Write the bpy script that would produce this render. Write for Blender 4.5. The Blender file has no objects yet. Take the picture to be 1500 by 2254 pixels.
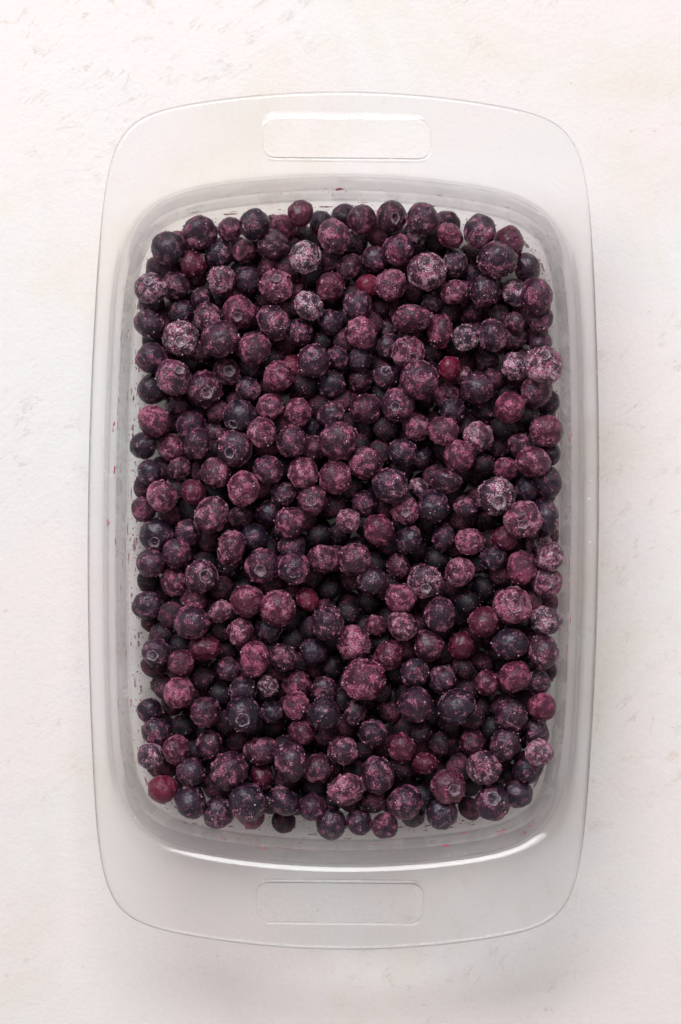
import bpy, bmesh, math, random
import numpy as np
from mathutils import Vector, Matrix, Quaternion, noise as mnoise

random.seed(7); rng = np.random.default_rng(7)
sc = bpy.context.scene
COL = sc.collection
R = math.radians

# ------------------------------------------------------------------ camera
CAM_Z = 1.0            # metres above the table
FPX = 4700.0           # focal length in photo pixels (photo 1500 x 2254)
cam_d = bpy.data.cameras.new('camera'); cam = bpy.data.objects.new('camera', cam_d); COL.objects.link(cam)
cam.location = (0, 0, CAM_Z); cam.rotation_euler = (0, 0, 0)
cam_d.sensor_fit = 'VERTICAL'; cam_d.sensor_height = 36.0; cam_d.lens = 36.0 * FPX / 2254.0
cam_d.clip_start = 0.05; cam_d.clip_end = 50
sc.camera = cam

# ------------------------------------------------------------------ light: soft indoor daylight from a large window beyond the far end
w = bpy.data.worlds.new('World'); sc.world = w; w.use_nodes = True
bg = w.node_tree.nodes['Background']; bg.inputs[0].default_value = (1.0, 0.955, 0.925, 1); bg.inputs[1].default_value = 0.40

def area(name, loc, target, sx, sy, power, col):
    d = bpy.data.lights.new(name, 'AREA'); d.shape = 'RECTANGLE'; d.size = sx; d.size_y = sy
    d.energy = power; d.color = col
    o = bpy.data.objects.new(name, d); COL.objects.link(o); o.location = loc
    o.rotation_euler = (Vector(target) - Vector(loc)).to_track_quat('-Z', 'Y').to_euler()
    return o
area('window_light', (-0.42, 1.42, 1.62), (0, 0.0, 0.02), 1.7, 0.9, 51.5, (0.985, 0.99, 1.0))

vs = sc.view_settings
vs.view_transform = 'Standard'; vs.look = 'None'; vs.gamma = 1.0; vs.use_curve_mapping = False; vs.exposure = 0.0
sc.render.engine = 'CYCLES'
cy = sc.cycles
cy.use_denoising = True
cy.max_bounces = 40; cy.transmission_bounces = 32; cy.glossy_bounces = 8; cy.diffuse_bounces = 5; cy.transparent_max_bounces = 16
cy.caustics_refractive = True; cy.caustics_reflective = True; cy.blur_glossy = 0.6
cy.sample_clamp_indirect = 0.0

# ------------------------------------------------------------------ node helpers
class NT:
    def __init__(s, name):
        s.m = bpy.data.materials.new(name); s.m.use_nodes = True
        s.t = s.m.node_tree; s.t.nodes.clear()
        s.out = s.t.nodes.new('ShaderNodeOutputMaterial')
    def n(s, typ, ins=None, **props):
        nd = s.t.nodes.new(typ)
        for k, v in props.items(): setattr(nd, k, v)
        for k, v in (ins or {}).items():
            if isinstance(v, bpy.types.NodeSocket): s.t.links.new(v, nd.inputs[k])
            else: nd.inputs[k].default_value = v
        return nd
    def math(s, op, a, b=0.0, c=0.0, clamp=False):
        nd = s.t.nodes.new('ShaderNodeMath'); nd.operation = op; nd.use_clamp = clamp
        for i, v in enumerate((a, b, c)):
            if isinstance(v, bpy.types.NodeSocket): s.t.links.new(v, nd.inputs[i])
            else: nd.inputs[i].default_value = v
        return nd.outputs[0]
    def mix(s, f, a, b, blend='MIX'):
        nd = s.t.nodes.new('ShaderNodeMix'); nd.data_type = 'RGBA'; nd.blend_type = blend
        for i, v in ((0, f), (6, a), (7, b)):
            if isinstance(v, bpy.types.NodeSocket): s.t.links.new(v, nd.inputs[i])
            else: nd.inputs[i].default_value = v if i == 0 or len(v) == 4 else (*v, 1)
        return nd.outputs[2]
    def ramp(s, f, lo, hi, smooth=True):
        nd = s.t.nodes.new('ShaderNodeMapRange'); nd.interpolation_type = 'SMOOTHSTEP' if smooth else 'LINEAR'
        for i, v in ((0, f), (1, lo), (2, hi)):
            if isinstance(v, bpy.types.NodeSocket): s.t.links.new(v, nd.inputs[i])
            else: nd.inputs[i].default_value = v
        return nd.outputs[0]
    def noise(s, vec, scale, detail=3, rough=0.55, dist=0.0):
        nd = s.n('ShaderNodeTexNoise', {'Vector': vec, 'Scale': scale, 'Detail': detail, 'Roughness': rough, 'Distortion': dist})
        return nd.outputs[0]
    def done(s, bsdf):
        s.t.links.new(bsdf.outputs[0], s.out.inputs[0]); return s.m

# ------------------------------------------------------------------ materials
def mat_plaster():
    k = NT('painted_plaster_board')
    co = k.n('ShaderNodeTexCoord').outputs['Object']
    def mapped(rot, sx, sy, off=(0, 0, 0)):
        return k.n('ShaderNodeMapping', {'Vector': co, 'Rotation': (0, 0, R(rot)), 'Scale': (1 / sx, 1 / sy, 1), 'Location': off}, vector_type='TEXTURE').outputs[0]
    big = k.noise(co, 6.0, 4, 0.6, 0.4)
    big2 = k.noise(mapped(20, 1, 1, (3.1, 1.7, 0)), 9.0, 4, 0.6, 0.6)
    base = k.mix(k.ramp(big, 0.38, 0.62), (0.85, 0.765, 0.765), (0.80, 0.79, 0.785))
    base = k.mix(k.math('MULTIPLY', k.ramp(big2, 0.50, 0.70), 0.7), base, (0.78, 0.705, 0.625))
    # trowel strokes: noise stretched along two slanting directions
    st1 = k.noise(mapped(35, 10, 55), 2.4, 5, 0.62, 0.7)
    st2 = k.noise(mapped(-28, 9, 60, (5, 2, 0)), 2.2, 5, 0.62, 0.9)
    gr = k.noise(co, 430, 4, 0.65)
    pit = k.noise(co, 900, 2, 0.5)
    zone = k.ramp(k.noise(mapped(0, 1, 1, (9, 4, 0)), 7.0, 3, 0.55, 0.5), 0.42, 0.60)
    # exposed ochre under-layer along the scratches
    scr = k.math('ABSOLUTE', k.math('SUBTRACT', k.noise(mapped(40, 14, 42, (1, 8, 0)), 1.7, 6, 0.66, 1.1), 0.5))
    scr = k.math('SUBTRACT', 1.0, k.ramp(scr, 0.0, 0.020))
    brk = k.ramp(k.noise(co, 85, 4, 0.65), 0.49, 0.62)
    scr = k.math('MULTIPLY', k.math('MULTIPLY', scr, brk), zone)
    ocz = k.ramp(k.noise(mapped(0, 1, 1, (2, 7, 0)), 10, 3, 0.6, 0.4), 0.50, 0.72)
    und = k.mix(ocz, (0.64, 0.55, 0.47), (0.74, 0.50, 0.23))
    base = k.mix(k.math('MULTIPLY', scr, 0.62), base, und)
    # small chips and pits
    vor = k.n('ShaderNodeTexVoronoi', {'Vector': mapped(15, 1, 1.6), 'Scale': 110.0, 'Randomness': 1.0})
    chipr = k.math('ADD', k.math('MULTIPLY', k.math('POWER', k.noise(co, 31, 2, 0.5), 3.0), 0.62), -0.055)
    chip = k.math('MULTIPLY', k.math('LESS_THAN', vor.outputs['Distance'], chipr), k.ramp(gr, 0.42, 0.55))
    base = k.mix(k.math('MULTIPLY', chip, 0.55), base, k.mix(ocz, (0.66, 0.55, 0.47), (0.68, 0.50, 0.30)))
    base = k.mix(k.math('MULTIPLY', k.ramp(st1, 0.5, 0.75), 0.25), base, (0.84, 0.815, 0.82))
    base = k.mix(0.20, base, k.mix(gr, (0.62, 0.58, 0.57), (0.92, 0.90, 0.90)))
    lump = k.noise(co, 70, 5, 0.62, 0.6)
    h = k.math('ADD', k.math('MULTIPLY', k.math('MULTIPLY', st1, zone), 0.45), k.math('MULTIPLY', k.math('MULTIPLY', st2, ocz), 0.45))
    h = k.math('ADD', h, k.math('MULTIPLY', lump, 0.42))
    h = k.math('ADD', h, k.math('MULTIPLY', gr, 0.30))
    h = k.math('ADD', h, k.math('MULTIPLY', pit, 0.10))
    h = k.math('SUBTRACT', h, k.math('MULTIPLY', scr, 0.14))
    h = k.math('SUBTRACT', h, k.math('MULTIPLY', chip, 0.2))
    bump = k.n('ShaderNodeBump', {'Height': h, 'Strength': 0.55, 'Distance': 0.0014}).outputs[0]
    return k.done(k.n('ShaderNodeBsdfPrincipled', {'Base Color': base, 'Roughness': 0.78, 'Specular IOR Level': 0.25, 'Normal': bump}))

def mat_glass():
    k = NT('clear_glass')
    gl = k.n('ShaderNodeBsdfPrincipled', {'Base Color': (1.0, 1.0, 1.0, 1), 'Roughness': 0.0, 'IOR': 1.46, 'Transmission Weight': 1.0})
    # thin-sheet share of the glass: straight-through light plus a Schlick mirror reflection
    tr = k.n('ShaderNodeBsdfTransparent', {'Color': (1.0, 1.0, 1.0, 1)})
    gs = k.n('ShaderNodeBsdfGlossy', {'Color': (1, 1, 1, 1), 'Roughness': 0.0})
    fc = k.n('ShaderNodeLayerWeight', {'Blend': 0.5}).outputs['Facing']
    sch = k.math('ADD', 0.024, k.math('MULTIPLY', k.math('POWER', fc, 5.0), 0.30))
    th = k.n('ShaderNodeMixShader', {0: sch, 1: tr.outputs[0], 2: gs.outputs[0]})
    return k.done(k.n('ShaderNodeMixShader', {0: 0.48, 1: gl.outputs[0], 2: th.outputs[0]}))

def mat_berry():
    k = NT('frozen_blueberry_skin')
    oi = k.n('ShaderNodeObjectInfo')
    sep = k.n('ShaderNodeSeparateColor', {'Color': oi.outputs['Color']})
    fr, red, wh = sep.outputs[0], sep.outputs[1], sep.outputs[2]; bloom = oi.outputs['Alpha']
    rnd = oi.outputs['Random']
    co = k.n('ShaderNodeTexCoord').outputs['Object']
    off = k.n('ShaderNodeCombineXYZ', {'X': k.math('MULTIPLY', rnd, 37.0), 'Y': k.math('MULTIPLY', rnd, 91.0), 'Z': k.math('MULTIPLY', rnd, 13.0)}).outputs[0]
    p = k.n('ShaderNodeVectorMath', {0: co, 1: off}, operation='ADD').outputs[0]
    at = k.n('ShaderNodeAttribute', attribute_name='frost').outputs['Fac']
    # patches of frost, broken up by fine crystals
    patch = k.noise(p, 1.35, 4, 0.62, 0.6)
    fine = k.noise(p, 11.0, 5, 0.72, 0.2)
    cell = k.n('ShaderNodeTexVoronoi', {'Vector': p, 'Scale': 17.0, 'Randomness': 1.0})
    cellc = k.n('ShaderNodeSeparateColor', {'Color': cell.outputs['Color']})
    amt = k.math('ADD', k.math('SUBTRACT', k.math('MULTIPLY', patch, 1.75), 0.30), k.math('MULTIPLY', k.math('SUBTRACT', fine, 0.5), 1.25))
    amt = k.math('ADD', amt, k.math('MULTIPLY', k.math('SUBTRACT', cellc.outputs[0], 0.5), 0.36))
    amt = k.math('ADD', amt, k.math('MULTIPLY', k.math('SUBTRACT', at, 0.4), 0.30))
    thr = k.math('SUBTRACT', 1.00, k.math('MULTIPLY', fr, 0.70))
    soft = k.ramp(amt, k.math('SUBTRACT', thr, 0.16), k.math('ADD', thr, 0.46))
    hard = k.ramp(amt, k.math('ADD', thr, 0.10), k.math('ADD', thr, 0.26))
    mask = k.math('ADD', k.math('MULTIPLY', soft, 0.30), k.math('MULTIPLY', hard, 0.62), clamp=True)
    # skin
    skin = k.mix(k.noise(p, 2.2, 3), (0.0025, 0.003, 0.009), (0.007, 0.003, 0.010))
    skin = k.mix(red, skin, k.mix(k.noise(p, 2.6, 3), (0.21, 0.006, 0.032), (0.075, 0.004, 0.018)))
    blm = k.math('MULTIPLY', k.ramp(k.noise(p, 2.0, 5, 0.65, 0.3), 0.34, 0.72), bloom)
    blm = k.math('MULTIPLY', blm, k.math('SUBTRACT', 1.0, k.math('MULTIPLY', red, 0.6)))
    skin = k.mix(k.math('MULTIPLY', blm, 0.55), skin, (0.070, 0.055, 0.092))
    # thin purple juice haze under the frost
    haze = k.math('MULTIPLY', k.ramp(k.noise(p, 1.9, 4, 0.6, 0.4), 0.40, 0.66), k.math('MULTIPLY', fr, 0.55))
    skin = k.mix(haze, skin, k.mix(red, (0.055, 0.008, 0.030), (0.22, 0.020, 0.050)))
    # frost colours
    fcol = k.mix(k.noise(p, 5.0, 3), (0.36, 0.014, 0.090), (0.24, 0.030, 0.110))
    fcol = k.mix(k.math('MULTIPLY', k.ramp(cellc.outputs[1], 0.45, 1.0), 0.75), fcol, (0.50, 0.15, 0.28))
    fcol = k.mix(k.math('MULTIPLY', red, 0.5), fcol, (0.52, 0.075, 0.16))
    wsel = k.math('MULTIPLY', k.ramp(k.math('ADD', k.noise(p, 2.7, 4, 0.65), k.math('MULTIPLY', k.math('SUBTRACT', cellc.outputs[2], 0.5), 0.5)), 0.42, 0.72), wh)
    fcol = k.mix(wsel, fcol, (0.70, 0.62, 0.70))
    col = k.mix(k.math('MULTIPLY', mask, 0.92), skin, fcol)
    # granules of two sizes, thicker where the frost lies
    spm = None
    wob = k.n('ShaderNodeTexNoise', {'Vector': p, 'Scale': 9.0, 'Detail': 3.0}).outputs['Color']
    pw = k.n('ShaderNodeVectorMath', {0: wob, 1: (0.16, 0.16, 0.16), 2: p}, operation='MULTIPLY_ADD').outputs[0]
    clump = k.ramp(k.noise(p, 4.2, 3, 0.6), 0.44, 0.60)
    for scl, dens in ((13.0, 0.34), (25.0, 0.55)):
        sp = k.n('ShaderNodeTexVoronoi', {'Vector': pw, 'Scale': scl, 'Randomness': 1.0})
        spc = k.n('ShaderNodeSeparateColor', {'Color': sp.outputs['Color']})
        pr = k.math('MULTIPLY', k.math('MULTIPLY', clump, k.math('ADD', 0.16, k.math('MULTIPLY', soft, 1.0))), k.math('ADD', dens, k.math('MULTIPLY', fr, 0.35)))
        m1 = k.math('MULTIPLY', k.math('LESS_THAN', sp.outputs['Distance'], k.math('ADD', 0.05, k.math('MULTIPLY', spc.outputs[0], 0.40))), k.math('LESS_THAN', spc.outputs[1], pr))
        gcol = k.mix(spc.outputs[2], (0.58, 0.060, 0.19), (0.72, 0.36, 0.48))
        gcol = k.mix(k.math('MULTIPLY', k.math('LESS_THAN', spc.outputs[0], k.math('ADD', 0.06, k.math('MULTIPLY', wh, 0.55))), 0.9), gcol, (0.80, 0.74, 0.80))
        col = k.mix(k.math('MULTIPLY', m1, 0.88), col, gcol)
        spm = m1 if spm is None else k.math('MAXIMUM', spm, m1)
    h = k.math('ADD', k.math('MULTIPLY', mask, 0.75), k.math('MULTIPLY', k.math('MULTIPLY', fine, mask), 0.9))
    h = k.math('ADD', h, k.math('MULTIPLY', spm, 0.7))
    h = k.math('ADD', h, k.math('MULTIPLY', k.noise(p, 26, 3, 0.6), 0.20))
    h = k.math('ADD', h, k.math('MULTIPLY', k.noise(p, 5.5, 3, 0.6), 0.35))
    bump = k.n('ShaderNodeBump', {'Height': h, 'Strength': 0.9, 'Distance': 0.0004}).outputs[0]
    rough = k.math('ADD', 0.31, k.math('MULTIPLY', k.math('MAXIMUM', mask, blm), 0.12))
    return k.done(k.n('ShaderNodeBsdfPrincipled', {'Base Color': col, 'Roughness': rough, 'Specular IOR Level': 0.5, 'Normal': bump, 'Specular Tint': (0.95, 0.90, 1.0, 1)}))

def mat_crystal():
    k = NT('pink_frost_crystals')
    oi = k.n('ShaderNodeObjectInfo')
    sep = k.n('ShaderNodeSeparateColor', {'Color': oi.outputs['Color']})
    geo = k.n('ShaderNodeNewGeometry')
    r = geo.outputs['Random Per Island']
    c = k.mix(k.ramp(r, 0.0, 1.0, False), (0.54, 0.050, 0.17), (0.70, 0.28, 0.40))
    c = k.mix(k.math('MULTIPLY', k.math('LESS_THAN', r, k.math('ADD', 0.02, k.math('MULTIPLY', sep.outputs[2], 0.45))), 0.8), c, (0.80, 0.74, 0.78))
    return k.done(k.n('ShaderNodeBsdfPrincipled', {'Base Color': c, 'Roughness': 0.42, 'Specular IOR Level': 0.5}))

def mat_plain(name, col, rough=0.5, alpha=1.0, bscale=0):
    k = NT(name)
    co = k.n('ShaderNodeTexCoord').outputs['Object']
    nz = k.noise(co, 900, 3)
    c = k.mix(nz, tuple(x * 0.65 for x in col), tuple(min(1, x * 1.35) for x in col))
    return k.done(k.n('ShaderNodeBsdfPrincipled', {'Base Color': c, 'Roughness': rough, 'Alpha': alpha}))

def mat_calyx():
    k = NT('dry_calyx')
    oi = k.n('ShaderNodeObjectInfo')
    sep = k.n('ShaderNodeSeparateColor', {'Color': oi.outputs['Color']})
    co = k.n('ShaderNodeTexCoord').outputs['Object']
    nz = k.noise(co, 9.0, 5, 0.7)
    c = k.mix(nz, (0.02, 0.018, 0.03), (0.16, 0.10, 0.15))
    c = k.mix(k.math('MULTIPLY', k.ramp(nz, 0.42, 0.62), sep.outputs[0]), c, (0.36, 0.13, 0.20))
    c = k.mix(k.math('MULTIPLY', k.ramp(nz, 0.40, 0.62), k.math('MULTIPLY', sep.outputs[2], 0.62)), c, (0.62, 0.58, 0.62))
    bump = k.n('ShaderNodeBump', {'Height': k.noise(co, 14, 4), 'Strength': 0.6, 'Distance': 0.0005}).outputs[0]
    return k.done(k.n('ShaderNodeBsdfPrincipled', {'Base Color': c, 'Roughness': 0.55, 'Normal': bump}))

M_PLASTER, M_GLASS, M_BERRY, M_CRYSTAL, M_CALYX = mat_plaster(), mat_glass(), mat_berry(), mat_crystal(), mat_calyx()
M_JUICE = mat_plain('berry_juice', (0.68, 0.06, 0.17), 0.35, 0.72)
M_PINK = mat_plain('pink_juice_and_reflection_film', (0.72, 0.20, 0.32), 0.4, 0.42)
M_FLECK = mat_plain('dark_skin_flecks', (0.16, 0.05, 0.085), 0.5, 0.7)
M_FROST = mat_plain('white_frost', (0.85, 0.85, 0.87), 0.4)

# ------------------------------------------------------------------ mesh helpers
def mesh_obj(name, verts, faces, mat, parent=None, smooth=True):
    me = bpy.data.meshes.new(name); me.from_pydata([tuple(map(float, v)) for v in verts], [], [tuple(map(int, f)) for f in faces])
    me.materials.append(mat)
    me.polygons.foreach_set('use_smooth', [smooth] * len(me.polygons)); me.update()
    o = bpy.data.objects.new(name, me); COL.objects.link(o)
    if parent: o.parent = parent
    return o
def tag(o, label=None, cat=None, group=None, kind=None):
    if label: o['label'] = label
    if cat: o['category'] = cat
    if group: o['group'] = group
    if kind: o['kind'] = kind
    return o

# ------------------------------------------------------------------ table
tb = bmesh.new(); bmesh.ops.create_cube(tb, size=1.0)
for v in tb.verts: v.co = Vector((v.co.x * 1.6, v.co.y * 1.8, (v.co.z - 0.5) * 0.02))
me = bpy.data.meshes.new('table_surface'); tb.to_mesh(me); tb.free(); me.materials.append(M_PLASTER)
o = bpy.data.objects.new('table_surface', me); COL.objects.link(o)
tag(o, 'pale pink and white trowelled plaster tabletop', None, None, 'structure')

# ------------------------------------------------------------------ glass dish
DX, DY, DROT = 0.0013, -0.0038, R(-0.54)
RIM_Z = 0.055
DISH_M = Matrix.Translation((DX, DY, 0)) @ Matrix.Rotation(DROT, 4, 'Z')
NO = 360
def outline(a, b, ka, kb, p, n=NO):
    th = np.linspace(0, 2 * np.pi, 6001)[:-1]
    c, s = np.cos(th), np.sin(th)
    lo = np.zeros_like(th); hi = np.full_like(th, 0.4)
    for _ in range(50):
        m = (lo + hi) / 2; x, y = np.abs(m * c), np.abs(m * s)
        ww = np.maximum(a - ka * y * y, 1e-3); hh = np.maximum(b - kb * x * x, 1e-3)
        f = (x / ww) ** p + (y / hh) ** p
        hi = np.where(f > 1, m, hi); lo = np.where(f > 1, lo, m)
    x, y = lo * c, lo * s
    xx, yy = np.append(x, x[0]), np.append(y, y[0])
    L = np.concatenate([[0], np.cumsum(np.hypot(np.diff(xx), np.diff(yy)))])
    t = np.linspace(0, L[-1], n + 1)[:-1]
    return np.stack([np.interp(t, L, xx), np.interp(t, L, yy)], 1)
def lerp(a, b, t): return tuple(x + (y - x) * t for x, y in zip(a, b))
#            a       b       ka    kb    p
#            a       b       ka    kb    p        (outline shapes at base, wall, opening and lip)
S_BASE, S_WALL, S_OPEN, S_OUT = (0.18, 1.10, 7.5), (0.23, 1.30, 9.3), (0.25, 1.42, 10.5), (0.262, 1.23, 13.0)
P_LOW   = (0.0997, 0.1453, *S_WALL)
P_OPEN  = (0.1049, 0.1588, *S_OPEN)
P_OUT   = (0.1134, 0.1903, *S_OUT)
T = 0.0037
def shrink(P, d): return (P[0] + d, P[1] + d, *P[2:])
def ring(a, b, shape, za, zb, k=1.0):
    """one ring of the dish: half width a and height za on the long sides, b and zb on the ends"""
    ol = outline(a, b, *shape); dt = np.roll(ol, -1, 0) - np.roll(ol, 1, 0); dt /= np.linalg.norm(dt, axis=1, keepdims=True)
    w_ = dt[:, 0] ** 2
    return np.column_stack([ol * k, za + (zb - za) * w_])
def arc(n): return [i / n * math.pi / 2 for i in range(n + 1)]
rings = []
for k in (0.02, 0.25, 0.5, 0.75, 0.93): rings.append(ring(0.0877, 0.1320, S_BASE, 0.0046, 0.0046, k))
for a in arc(22):                             # bottom fillet, inside
    u, v = math.sin(a), 1 - math.cos(a)
    rings.append(ring(0.08771 + 0.01172 * u, 0.1320 + 0.01328 * u, lerp(S_BASE, S_WALL, u), 0.0046 + 0.01231 * v, 0.0046 + 0.0139 * v))
for t in (0.2, 0.4, 0.6, 0.8):
    rings.append(ring(0.09943 + 0.00202 * t, 0.14528 + 0.00262 * t, S_WALL, 0.01691 + 0.03149 * t, 0.0185 + 0.02186 * t))
for a in arc(26):                             # top fillet to the flange
    u, v = 1 - math.cos(a), math.sin(a)
    rings.append(ring(0.10145 + 0.00422 * u, 0.1479 + 0.01092 * u, lerp(S_WALL, S_OPEN, u), 0.0484 + 0.0066 * v, 0.04036 + 0.01464 * v))
i_in = len(rings)
rings.append(ring(0.1063, 0.1594, S_OPEN, RIM_Z, RIM_Z))
for d in (-0.0034, -0.0022): rings.append(ring(P_OUT[0] + d, P_OUT[1] + d, S_OUT, RIM_Z, RIM_Z))
for i in range(1, 12):                        # rounded outer lip
    a = i / 12 * math.pi; z_ = RIM_Z - T / 2 + T / 2 * math.cos(a); d = -0.0022 + 0.0022 * math.sin(a)
    rings.append(ring(P_OUT[0] + d, P_OUT[1] + d, S_OUT, z_, z_))
zu = RIM_Z - T
for d in (-0.0022, -0.0034): rings.append(ring(P_OUT[0] + d, P_OUT[1] + d, S_OUT, zu, zu))
rings.append(ring(0.1094, 0.1640, S_OPEN, zu, zu))
for a in reversed(arc(24)):                   # under the flange, outside
    u, v = 1 - math.cos(a), math.sin(a)
    rings.append(ring(0.10368 + 0.00527 * u, 0.15394 + 0.0095 * u, lerp(S_WALL, S_OPEN, u), 0.04487 + (zu - 0.04487) * v, 0.04769 + (zu - 0.04769) * v))
for t in (0.2, 0.4, 0.6, 0.8):
    rings.append(ring(0.10368 - 0.00047 * t, 0.15394 - 0.00286 * t, S_WALL, 0.04487 - 0.02845 * t, 0.04769 - 0.02903 * t))
for a in reversed(arc(24)):                   # bottom fillet, outside
    u, v = math.sin(a), 1 - math.cos(a)
    rings.append(ring(0.08226 + 0.02095 * u, 0.1199 + 0.03118 * u, lerp(S_BASE, S_WALL, u), 0.0008 + 0.01562 * v, 0.0008 + 0.01786 * v))
for k in (0.93, 0.75, 0.5, 0.25, 0.02): rings.append(ring(0.08226, 0.1199, S_BASE, 0.0008, 0.0008, k))

verts = np.concatenate(rings); faces = []; fring = []
for r_ in range(len(rings) - 1):
    for i in range(NO):
        j = (i + 1) % NO
        faces.append((r_ * NO + i, r_ * NO + j, (r_ + 1) * NO + j, (r_ + 1) * NO + i)); fring.append(r_)
faces.append(tuple(reversed(range(NO)))); last = (len(rings) - 1) * NO
faces.append(tuple(range(last, last + NO)))
dish_me = bpy.data.meshes.new('dish_whole')
dish_me.from_pydata([tuple(map(float, v)) for v in verts], [], faces); dish_me.update()
bmx = bmesh.new(); bmx.from_mesh(dish_me); bmesh.ops.recalc_face_normals(bmx, faces=bmx.faces); bmx.to_mesh(dish_me); bmx.free()
whole = bpy.data.objects.new('dish_whole', dish_me); COL.objects.link(whole)

def slot_cutter(sign):
    hx, hy, rad, yc = 0.0368, 0.0085, 0.0052, sign * 0.1700
    zt, zb, rr = RIM_Z, RIM_Z - T, 0.0015
    sec = [(rr * (1 - math.sin(i / 5 * math.pi / 2)), zb + rr * (1 - math.cos(i / 5 * math.pi / 2))) for i in range(6)]
    sec += [(rr * (1 - math.cos(i / 5 * math.pi / 2)), zt - rr + rr * math.sin(i / 5 * math.pi / 2)) for i in range(6)]
    sec = [(rr + 0.0002, zb - 0.002)] + [(rr + 0.0002, zb - 0.00005)] + sec[1:-1] + [(rr + 0.0002, zt + 0.00005), (rr + 0.0002, zt + 0.002)]
    vs_, fs_ = [], []
    nseg = 10
    for d, z in sec:
        for cxs, cys, a0 in ((1, 1, 0), (-1, 1, 90), (-1, -1, 180), (1, -1, 270)):
            for q in range(nseg + 1):
                a = R(a0 + 90 * q / nseg)
                x = cxs * (hx - rad) + (rad + d) * math.cos(a); y = cys * (hy - rad) + (rad + d) * math.sin(a)
                vs_.append((x, yc + y - sign * 0.55 * x * x, z))      # the long edges bow a little, like the end of the dish
    n = 4 * (nseg + 1)
    for s_ in range(len(sec) - 1):
        for i in range(n):
            j = (i + 1) % n
            fs_.append((s_ * n + i, s_ * n + j, (s_ + 1) * n + j, (s_ + 1) * n + i))
    fs_.append(tuple(reversed(range(n)))); fs_.append(tuple(range((len(sec) - 1) * n, len(sec) * n)))
    m = bpy.data.meshes.new('cut'); m.from_pydata(vs_, [], fs_); m.update()
    c = bpy.data.objects.new('cut', m); COL.objects.link(c); return c
cutters = [slot_cutter(1), slot_cutter(-1)]
for c in cutters:
    md = whole.modifiers.new('slot', 'BOOLEAN'); md.operation = 'DIFFERENCE'; md.object = c; md.solver = 'EXACT'
whole.data.polygons.foreach_set('use_smooth', [True] * len(whole.data.polygons))
for c in cutters: c.data.polygons.foreach_set('use_smooth', [True] * len(c.data.polygons))
dg = bpy.context.evaluated_depsgraph_get(); dg.update()
ev = whole.evaluated_get(dg).to_mesh()
V = np.array([v.co[:] for v in ev.vertices]); CN = np.array([n.vector[:] for n in ev.corner_normals])
polys = [(list(p.vertices), p.loop_start, p.center.copy()) for p in ev.polygons]
# split one continuous glass surface into its parts (no faces are added inside the glass)
inA = outline(0.1060, 0.1591, *S_OPEN); outB = outline(0.1092, 0.1637, *S_OPEN)
def ang_r(ol):
    a = np.arctan2(ol[:, 1], ol[:, 0]); q = np.argsort(a); return a[q], np.hypot(ol[:, 0], ol[:, 1])[q]
AA, BB = ang_r(inA), ang_r(outB)
def which(c):
    th = math.atan2(c.y, c.x); r_ = math.hypot(c.x, c.y)
    if r_ < np.interp(th, *(AA if c.z > RIM_Z - T / 2 else BB), period=2 * np.pi) and not (abs(c.x) < 0.0395 and abs(c.y) > 0.1595): return 'bowl'
    if abs(c.x) < 0.062 and abs(c.y) > 0.1: return 'handle+' if c.y > 0 else 'handle-'
    return 'rim+' if c.x > 0 else 'rim-'
parts = {}
for vv, ls, ce in polys: parts.setdefault(which(ce), []).append((vv, ls))
dish = bpy.data.objects.new('glass_baking_dish', None); COL.objects.link(dish); dish.matrix_world = DISH_M
tag(dish, 'clear glass baking dish with slotted end handles, full of frozen blueberries', 'baking dish')
for key, lst in sorted(parts.items()):
    used = sorted({i for vv, _ in lst for i in vv}); mp = {u: k for k, u in enumerate(used)}
    o = mesh_obj(key.strip('+-'), V[used], [[mp[i] for i in vv] for vv, _ in lst], M_GLASS, dish)
    nn = np.concatenate([CN[ls:ls + len(vv)] for vv, ls in lst])
    o.data.normals_split_custom_set([tuple(map(float, x)) for x in nn])
whole.evaluated_get(dg).to_mesh_clear()
for c in cutters + [whole]: bpy.data.objects.remove(c)

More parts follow.
